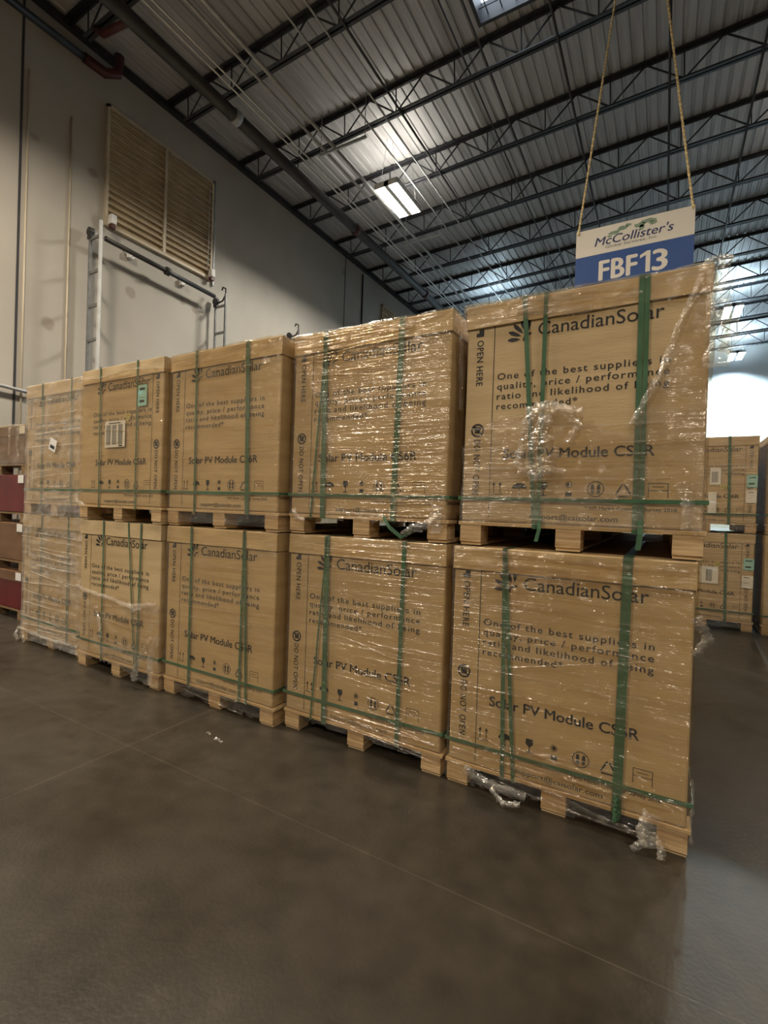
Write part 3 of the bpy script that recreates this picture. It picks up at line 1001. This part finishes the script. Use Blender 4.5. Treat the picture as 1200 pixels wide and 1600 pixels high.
GF = 'wrapped solar module pallets in the front row'
full = lambda u, z, fr: True
def bottom_edge(seed, base=.035, a=.03):
    return lambda u, z, fr: (not fr) or z > base + wav(u, seed, a)
FL = lambda s, **k: dict(mask=bottom_edge(s), **k)
def edges(lo=.22, hi=1.10, k=1.0):
    return lambda u, z: k*(max(0, 1-(z-.02)/lo) + max(0, (z-hi)/.14))

# nearest column
c5l = crate((-1.085, 0.0, 0), 'wrapped carton load on the floor, nearest the camera, lower of end stack', GF,
            [(.270, .295, .020), (.274, .350, .018), (.820, .810, .040)], .235, film=dict(mask=bottom_edge(3, .05, .05), amp=1.3, crumple=edges(k=.9)), seed=3, gather=[(9, .06, .30, -.12, .022, 0, CW), (6, 1.10, 1.24, -.05, .03, 0, CW), (6, .5, 1.1, .16, .014, 0, CW)])
def m5u(u, z, fr):
    if not fr: return True
    zz = z
    if zz > 1.13 + wav(u, 5.5, .02) : return True
    curtain = u > 1.03 - max(0, (1.13-zz))*.42 + wav(zz, 8, .02)
    edge = .51 + .15*min(u/.17, 1) - .0*u if u < .35 else .665 - .16*max(0, (u-.45))/.4
    if u > .8: edge = .53 + .4*max(0, u-.8)
    if zz < edge + wav(u, 6, .02): return zz > .115 + wav(u, 2.2, .01)
    return curtain
c5u = crate((-1.068, 0.03, 1.253), 'carton load with torn film and a bunched film knot, upper of the end stack', GF,
            [(.300, .385, .022), (.404, .400, .020), (.815, .822, .022), (.838, .846, .020)], .245, film=dict(mask=m5u, amp=1.2, crumple=lambda u, z: max(0, (z-1.12)/.1) + (.9 if u > .95 and z > .5 else 0)), seed=5, gather=[(5, 1.14, 1.24, -.04, .03, 0, .85), (9, .14, .6, .08, .014, 0, CW)], film_mt='film_hazy')
# torn, gathered film hanging from the middle of the load, and the loose corner
bm = bmesh.new()
crumple_ribbon(bm, [(.42, -.03, .70), (.35, -.06, .62), (.33, -.06, .50), (.31, -.06, .40)], .07, 1)
crumple_ribbon(bm, [(.42, -.03, .69), (.43, -.07, .60), (.38, -.07, .48), (.40, -.06, .33)], .10, 2)
crumple_ribbon(bm, [(.44, -.03, .70), (.53, -.05, .66), (.57, -.05, .58), (.54, -.05, .50)], .06, 3)
crumple_ribbon(bm, [(.33, -.03, .66), (.42, -.06, .68), (.52, -.06, .66), (.60, -.03, .64)], .07, 4)
crumple_ribbon(bm, [(.38, -.05, .58), (.44, -.08, .52), (.46, -.06, .45), (.43, -.05, .36)], .08, 5)
crumple_ribbon(bm, [(.30, -.02, .37), (.40, -.04, .40), (.52, -.03, .37)], .05, 6)
link('film_knot', bm, M['film_crumpled'], c5u)
for pts, wd, sd in (
        ([(1.09, -.01, 1.27), (1.095, -.03, 1.14), (1.10, -.03, 1.00), (1.10, -.03, .80)], .11, 11),
        ([(1.11, .05, 1.06), (1.135, .05, 1.02), (1.16, .06, .98), (1.13, .06, .88)], .07, 12),
        ([(1.04, -.03, 1.18), (.97, -.035, 1.00), (.90, -.035, .78), (.80, -.03, .58)], .05, 13),
        ([(.99, -.02, .33), (1.02, -.03, .25), (1.02, -.03, .13)], .06, 14),
        ):
    bm = bmesh.new(); crumple_ribbon(bm, pts, wd, sd); link('loose_film', bm, M['film_crumpled'], c5u)
bm = bmesh.new()
ribbon(bm, [(.41, -.016, .16), (.412, -.03, .10), (.400, -.035, .04)], .018, (1, 0, 0), [(0, -1, 0)]*3)
link('strap_tail', bm, M['strap'], c5u)
bm = bmesh.new()
ribbon(bm, [(.842, -.016, .16), (.845, -.03, .10), (.838, -.035, .03)], .022, (1, 0, 0), [(0, -1, 0)]*3)
link('strap_tail', bm, M['strap'], c5u)
for pts, wd, sd in (
        ([(.95, -.03, .17), (.93, -.05, .10), (.95, -.06, .04)], .09, 21),
        ([(.90, -.03, .11), (.92, -.06, .05), (.88, -.07, .012)], .04, 22),
        ([(.95, -.04, .09), (.99, -.06, .04), (.985, -.07, .010)], .04, 23),
        ([(.10, -.02, .10), (.25, -.04, .07), (.42, -.03, .06)], .06, 24),
        ([(.25, -.04, .06), (.32, -.07, .02), (.40, -.05, .03)], .035, 25),
        ([(1.088, .02, .34), (1.095, .02, .26), (1.088, .02, .14), (1.094, .01, .07)], .018, 26),
        ([(1.075, -.01, 1.02), (1.11, -.01, .97), (1.125, 0, .93), (1.08, 0, .86)], .05, 27),
        ):
    bm = bmesh.new(); crumple_ribbon(bm, pts, wd, sd); link('loose_film', bm, M['film_crumpled'], c5l)
bm = bmesh.new()
crumple_ribbon(bm, [(.81, -.020, .20), (.812, -.024, .15), (.809, -.02, .08)], .035, 31)
link('strap_tail', bm, M['strap'], c5l)

# second column
c4l = crate((-2.207, 0.0, 0), 'wrapped carton load with wide green straps, on the floor in second nearest stack', GF,
            [(.300, .312, .036), (.830, .818, .026), (.300, .210, .012)], .237, film=dict(mask=bottom_edge(9, .085, .02), amp=.8), seed=9, gather=[(6, .10, .22, -.06, .016, .3, CW), (9, .3, .8, -.09, .010, .45, .95), (4, 1.12, 1.22, .03, .018, 0, CW)])
c4u = crate((-2.216, 0.0, 1.253), 'wrapped carton load with heavily glinting film top, upper of the second nearest stack', GF,
            [(.250, .262, .036), (.256, .170, .014), (.780, .755, .036)], .245, film=dict(mask=bottom_edge(10, .10, .02), amp=1.1, crumple=edges(.16, 1.08, .8)), seed=10, gather=[(12, 1.07, 1.24, .05, .022, 0, .95), (14, .14, .40, .03, .010, .6, 1.05), (12, .5, .9, .03, .009, .5, .95), (5, .95, 1.05, -.10, .014, .2, .75)])
for pts, wd, sd in (
        ([(1.06, -.03, .16), (1.00, -.05, .10), (.90, -.05, .07), (.84, -.04, .03)], .06, 41),
        ([(1.04, -.02, .20), (1.02, -.03, .12), (1.03, -.03, .05)], .09, 42),
        ([(1.10, .08, 1.20), (1.105, .06, 1.10), (1.10, .08, .9), (1.10, .10, .72)], .03, 43),
        ([(.04, -.02, .15), (.08, -.03, .10), (.14, -.02, .08)], .05, 44),
        ):
    bm = bmesh.new(); crumple_ribbon(bm, pts, wd, sd); link('loose_film', bm, M['film_crumpled'], c4u)
bm = bmesh.new()
ribbon(bm, [(.70, -.02, .13), (.76, -.05, .07), (.84, -.055, .02), (.90, -.05, .06)], .022, (.3, 0, 1), [(0, -1, 0)]*4)
link('strap_tail', bm, M['strap'], c4u)

# unseen loads added behind the front row to block light through its gaps
GH = 'added unseen pallet loads behind the front row'
for x, lo, hi in ((-1.10, 'added unseen carton load on the floor, behind the stack nearest the camera', 'added unseen upper carton load, behind the stack nearest the camera'),
                  (-2.22, 'added unseen carton load on the floor, behind the second nearest stack', 'added unseen upper carton load, behind the second nearest stack')):
    crate((x, 1.83, 0), lo, GH, [(.30, .30, .02), (.80, .80, .02)], .237, seed=41)
    crate((x, 1.83, 1.252), hi, GH, [(.30, .30, .02), (.80, .80, .02)], .237, seed=42)
# third column
c3l = crate((-3.338, -.062, 0), 'wrapped carton load on the floor with a doubled strap, middle stack of the row', GF,
            [(.275, .280, .022), (.795, .785, .020), (.800, .850, .018)], .237, film=dict(mask=bottom_edge(14, .04, .03), amp=1.0, crumple=edges(.12, 1.12, .5)), seed=14, gather=[(5, .05, .2, -.05, .018, 0, CW), (5, .4, 1.1, .05, .010, 0, CW)])
c3u = crate((-3.338, -.070, 1.253), 'wrapped carton load with crumpled film over its lid, upper of the middle stack', GF,
            [(.285, .300, .018), (.785, .815, .034)], .245, film=dict(mask=full, amp=1.0, zlo=.03, crumple=edges(.14, 1.06, .8)), seed=13, gather=[(9, 1.06, 1.24, .05, .028, 0, CW), (5, .4, 1.0, .05, .010, 0, CW)])
# fourth column
def m2l(u, z, fr):
    if not fr: return z < .66
    return z < .645 + wav(u, 4.4, .03) and z > .10 - .08*max(0, (u-.6)/.4) + wav(u, 1.1, .02)
c2l = crate((-4.458, -.085, 0), 'carton load on the floor with bare upper half and crumpled film below', GF,
            [(.345, .350, .018), (.68, .80, .014), (.845, .825, .018)], .237, film=dict(mask=m2l, amp=1.6, top=0, crumple=lambda u, z: .9), seed=17, gather=[(6, .12, .6, .2, .02, 0, CW)], film_mt='film_hazy')
for pts, wd, sd in (
        ([(.0, -.03, .68), (.15, -.04, .655), (.45, -.05, .64), (.75, -.04, .60), (1.08, -.03, .65)], .05, 51),
        ([(.75, -.04, .62), (.84, -.06, .585), (.95, -.05, .60)], .06, 52),
        ([(1.05, -.03, .40), (.97, -.05, .28), (.90, -.06, .15), (.87, -.06, .06)], .08, 53),
        ([(1.10, -.02, .42), (1.04, -.04, .25), (1.05, -.04, .06)], .08, 54),
        ([(.30, -.03, .55), (.38, -.04, .40), (.42, -.05, .30)], .05, 55),
        ):
    bm = bmesh.new(); crumple_ribbon(bm, pts, wd, sd); link('loose_film', bm, M['film_crumpled'], c2l)
c2u = crate((-4.448, -.110, 1.253), 'front-row carton load with white bar-code sheet, cyan label and its opening strip at right', GF,
            [(.275, .290, .016), (.770, .780, .016)], .245, flip=True, film=dict(mask=lambda u, z, fr: z < 1.16 + wav(u, 2, .03) and (not fr or z > .13 + wav(u, 7, .02)), amp=1.0, top=0), seed=18, gather=[(5, 1.06, 1.15, .03, .02, 0, CW), (8, .2, 1.0, -.16, .010, 0, CW)])
sticker(c2u, .36, .590, .63, .800, M['white_paper'], [('#', .02, .02, .06, .16), ('#', .10, .02, .06, .16), ('#', .18, .02, .06, .16), ('-', .05, .188, .16, .008), ('-', .19, .006, .05, .010)], lab='white bar-code sheet')
sticker(c2u, .785, .895, .892, 1.055, M['cyan_paper'], [('-', .02, .12, .065, .018), ('-', .02, .062, .065, .004), ('-', .02, .025, .06, .02)], lab='cyan label')
round_sticker(c2u, .666, .822, .028)
for pts, wd, sd in (
        ([(-.02, -.03, .20), (.05, -.05, .14), (.16, -.04, .10)], .07, 61),
        ([(.0, -.03, 1.17), (.3, -.03, 1.15), (.7, -.03, 1.18), (1.06, -.03, 1.15)], .030, 62),
        ):
    bm = bmesh.new(); crumple_ribbon(bm, pts, wd, sd); link('loose_film', bm, M['film_crumpled'], c2u)
# fifth column
c1l = crate((-5.640, 0.0, 0), 'hazily wrapped carton load on the floor at the far end of the row', GF,
            [(.365, .340, .016), (.830, .835, .018)], .237, film=dict(mask=bottom_edge(23, .03, .03), amp=1.8, crumple=edges(.2, 1.3, .8)), seed=23, gather=[(16, .1, 1.1, -.06, .016, 0, CW)], film_mt='film_milky')
c1u = crate((-5.590, -.02, 1.253), 'hazily wrapped carton load with a tilted white note, at the row\'s far end', GF,
            [(.305, .318, .016), (.810, .832, .016)], .245, film=dict(mask=full, amp=1.2, zlo=.0, crumple=lambda u, z: 0), seed=24, gather=[(10, .1, 1.1, .05, .014, 0, CW)], film_mt='film_milky')
sticker(c1u, .50, .600, .62, .710, M['white_paper'], [('-', .02, .02, .08, .03)], y=-.036, tilt=.35, lab='tilted white paper note')
for pts, wd, sd in (
        ([(-.02, -.02, .12), (.0, -.05, .06), (.06, -.05, .012)], .06, 71),
        ([(.10, -.03, .10), (.16, -.05, .05), (.20, -.06, .015)], .06, 72),
        ([(.0, -.03, .13), (.5, -.03, .10), (1.08, -.03, .11)], .04, 73),
        ):
    bm = bmesh.new(); crumple_ribbon(bm, pts, wd, sd); link('loose_film', bm, M['film_crumpled'], c1l)

# loads farther back, facing the same way
GB = 'wrapped pallet loads beyond the front row'
def back(loc, lab, st, sd):
    t = crate(loc, lab, GB, [(.77, .79, .03), (.28, .28, .03)], .24, flip=True, film=dict(mask=full, amp=1.0, crumple=edges(.16, 1.12, .5)), seed=sd)
    for s in st: sticker(t, *s)
    return t
BC = [('#', .02, .03, .07, .14)]
bu = back((-.19, 5.30, 1.257), 'distant carton load with two white labels beside a cyan label, upper one',
          [(.965, .590, 1.075, .750, M['cyan_paper'], [('-', .02, .115, .07, .014), ('-', .02, .035, .06, .02)]), (.960, .390, 1.072, .555, M['white_paper'], [('-', .02, .13, .06, .008), ('-', .02, .06, .05, .004)]),
           (.57, .620, .690, .845, M['white_paper'], BC), (.56, .240, .650, .520, M['white_paper'])], 31)
round_sticker(bu, .722, .600, .035)
bl = back((-.195, 5.28, 0), 'distant carton load on the floor with a wide bar-code sheet and cyan label',
          [(.965, .790, 1.075, .935, M['cyan_paper'], [('-', .02, .11, .07, .014), ('-', .02, .03, .06, .02)]), (.955, .560, 1.072, .715, M['white_paper'], [('-', .02, .13, .06, .008), ('-', .02, .06, .05, .004)]),
           (.50, .580, .705, .805, M['white_paper'], [('#', .07, .03, .07, .16)])], 32)
round_sticker(bl, .69, .840, .035)
back((.985, 5.22, 1.257), 'wrapped carton load at the right border of the photo, upper one', [], 33)
back((.975, 5.20, 0), 'wrapped carton load at the right border of the photo, on the floor', [], 34)

# ------------------------------------------------------------------ stack of wrapped boxes at the far left
GL = 'wrapped red and brown boxes stacked at the far left'
def low_box(z, h, body, top, lab, shiny, sd):
    t = thing('wrapped_box_load', lab, 'wrapped box load', (-7.75, .35, z), (0, 0, 0), GL)
    w, d = 1.32, 1.1
    bm = bmesh.new(); box(bm, 0, 0, .118, w, d, h-.002, bev=.01)
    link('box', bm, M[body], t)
    if top:
        bm = bmesh.new(); box(bm, -.006, -.006, h-.12, w+.006, d+.006, h+.0, bev=.006)
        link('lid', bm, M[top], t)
    for i in range(3):
        y0 = i*(d-.12)/2
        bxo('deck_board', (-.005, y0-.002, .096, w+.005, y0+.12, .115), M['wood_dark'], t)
    for xx in (0, w/2-.06, w-.12):
        for y0 in (0, d-.12):
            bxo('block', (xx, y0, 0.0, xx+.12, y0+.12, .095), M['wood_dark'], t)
    sticker(t, w-.16, h-.10, w-.03, h-.01, M['white_paper'], y=-.012)
    if shiny:
        bm = bmesh.new()
        rows = []
        for r in range(24):
            zz = .1+(h-.09)*r/23
            row = []
            for k in range(41):
                x = -.01+(w+.02)*k/40
                row.append(bm.verts.new((x, -.02-.012*abs(noise.noise((x*4, zz*9, sd))), zz)))
            rows.append(row)
        for q in range(4):
            rows.append([bm.verts.new((-.01+(w+.02)*k/40, -.02+.1*(q+1), h+.012+.008*noise.noise((k*.4, q, sd)))) for k in range(41)])
        for a_, b_ in zip(rows, rows[1:]):
            for k in range(40):
                f = bm.faces.new((a_[k], a_[k+1], b_[k+1], b_[k])); f.smooth = True
        crumple_ribbon(bm, [(.98, -.03, h-.02), (1.0, -.035, h-.20), (.985, -.03, .22)], .045, 91)
        crumple_ribbon(bm, [(1.19, -.03, h-.02), (1.18, -.035, h-.22), (1.20, -.03, .20)], .04, 92)
        crumple_ribbon(bm, [(.6, -.03, h-.01), (.95, -.035, h+.0), (w-.01, -.03, h-.02)], .05, 93)
        link('stretch_film', bm, M['film_hazy'], t)
    return t
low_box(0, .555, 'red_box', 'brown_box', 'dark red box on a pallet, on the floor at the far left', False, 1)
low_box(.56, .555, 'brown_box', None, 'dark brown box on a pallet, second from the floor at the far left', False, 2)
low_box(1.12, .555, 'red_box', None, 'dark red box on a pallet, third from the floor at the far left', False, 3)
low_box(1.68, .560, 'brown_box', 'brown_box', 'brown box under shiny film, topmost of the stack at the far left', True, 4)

# ------------------------------------------------------------------ hanging bay sign
SW, ST, SB, SM = 1.25, 4.93, 4.19, 4.605
sg = thing('hanging_sign', 'white and blue bay sign reading FBF13 hanging from two yellow ropes', 'sign', (-1.19, 4.0, SB))
bm = bmesh.new()
hS, hM = ST-SB, SM-SB
box(bm, 0, 0, hM, SW, .012, hS, 0)
box(bm, 0, 0, 0, SW, .012, hM-.0001, 1)
y = -.0015
put_text(bm, "McCollister's", .215, .515, .83, .105, y, 2, bold=.012, shear=.22)
put_text(bm, 'Global Services, Inc.', .335, .468, .555, .036, y, 3, bold=.006, spacing=1.05)
put_text(bm, 'FBF', .280, .092, .400, .245, y, 0, bold=.030, spacing=1.05)
poly(bm, [(.775, .092), (.822, .092), (.822, .337), (.785, .337), (.715, .300), (.715, .262), (.775, .290)], y, 0)
put_text(bm, '3', .850, .092, .140, .245, y, 0, bold=.030)
def blob(cx, cz, rx, rz, sd, n=26):
    pts = []
    for k in range(n):
        a_ = 2*PI*k/n
        r = 1 + .45*noise.noise((math.cos(a_)*1.6, math.sin(a_)*1.6, sd))
        pts.append((cx+rx*r*math.cos(a_), cz+rz*r*math.sin(a_)))
    poly(bm, pts, y+.0006, 4)
for b_ in ((.43, .635, .065, .022, 1), (.52, .668, .055, .024, 2), (.575, .69, .03, .018, 9), (.70, .660, .06, .025, 3), (.78, .688, .075, .026, 4), (.72, .625, .03, .03, 5), (.84, .655, .05, .02, 6), (.38, .605, .025, .014, 7)):
    blob(*b_)
link('panel', bm, [M['sign_white'], M['sign_blue'], M['sign_navy'], M['sign_grey'], M['sign_green']], sg)
for x0, x1 in ((.02, .545), (SW-.02, .635)):
    zt = zb(-.6)+.01-SB
    bm = bmesh.new()
    p0, p1 = Vector((x0, .006, hS-.04)), Vector((x1, -.0, zt))
    n = 60
    for ph in (0, PI):
        pts = []
        for i in range(n*2+1):
            f = i/(n*2)
            a_ = f*n*.9*PI + ph
            pts.append(p0.lerp(p1, f) + Vector((math.cos(a_)*.0065, math.sin(a_)*.0065, 0)))
        tube(bm, pts, .0085, 6)
    # knot at the sign's corner
    tube(bm, [(x0, -.012, hS-.045), (x0+.012, -.014, hS-.02), (x0, -.008, hS+.005), (x0-.010, .016, hS-.02), (x0, .02, hS-.045)], .008, 6)
    link('rope', bm, M['rope'], sg)

# scraps on the floor
for (x, y_, s, lab) in ((-2.40, -.36, .035, 'small scrap of clear film on the floor in front of the middle stack'), (-2.52, -.33, .02, 'tiny scrap of film on the floor beside a larger scrap')):
    bm = bmesh.new()
    crumple_ribbon(bm, [(-s, 0, .004), (0, .2*s, .010), (s, -.2*s, .004)], s, 81+s*10, 4, 3)
    for v in bm.verts:
        v.co.z = max(.001, v.co.z*.5+.002); 
    tag(link('film_scrap', bm, M['film_crumpled'], None, (x, y_, 0)), lab, 'scrap', 'film scraps on the floor')
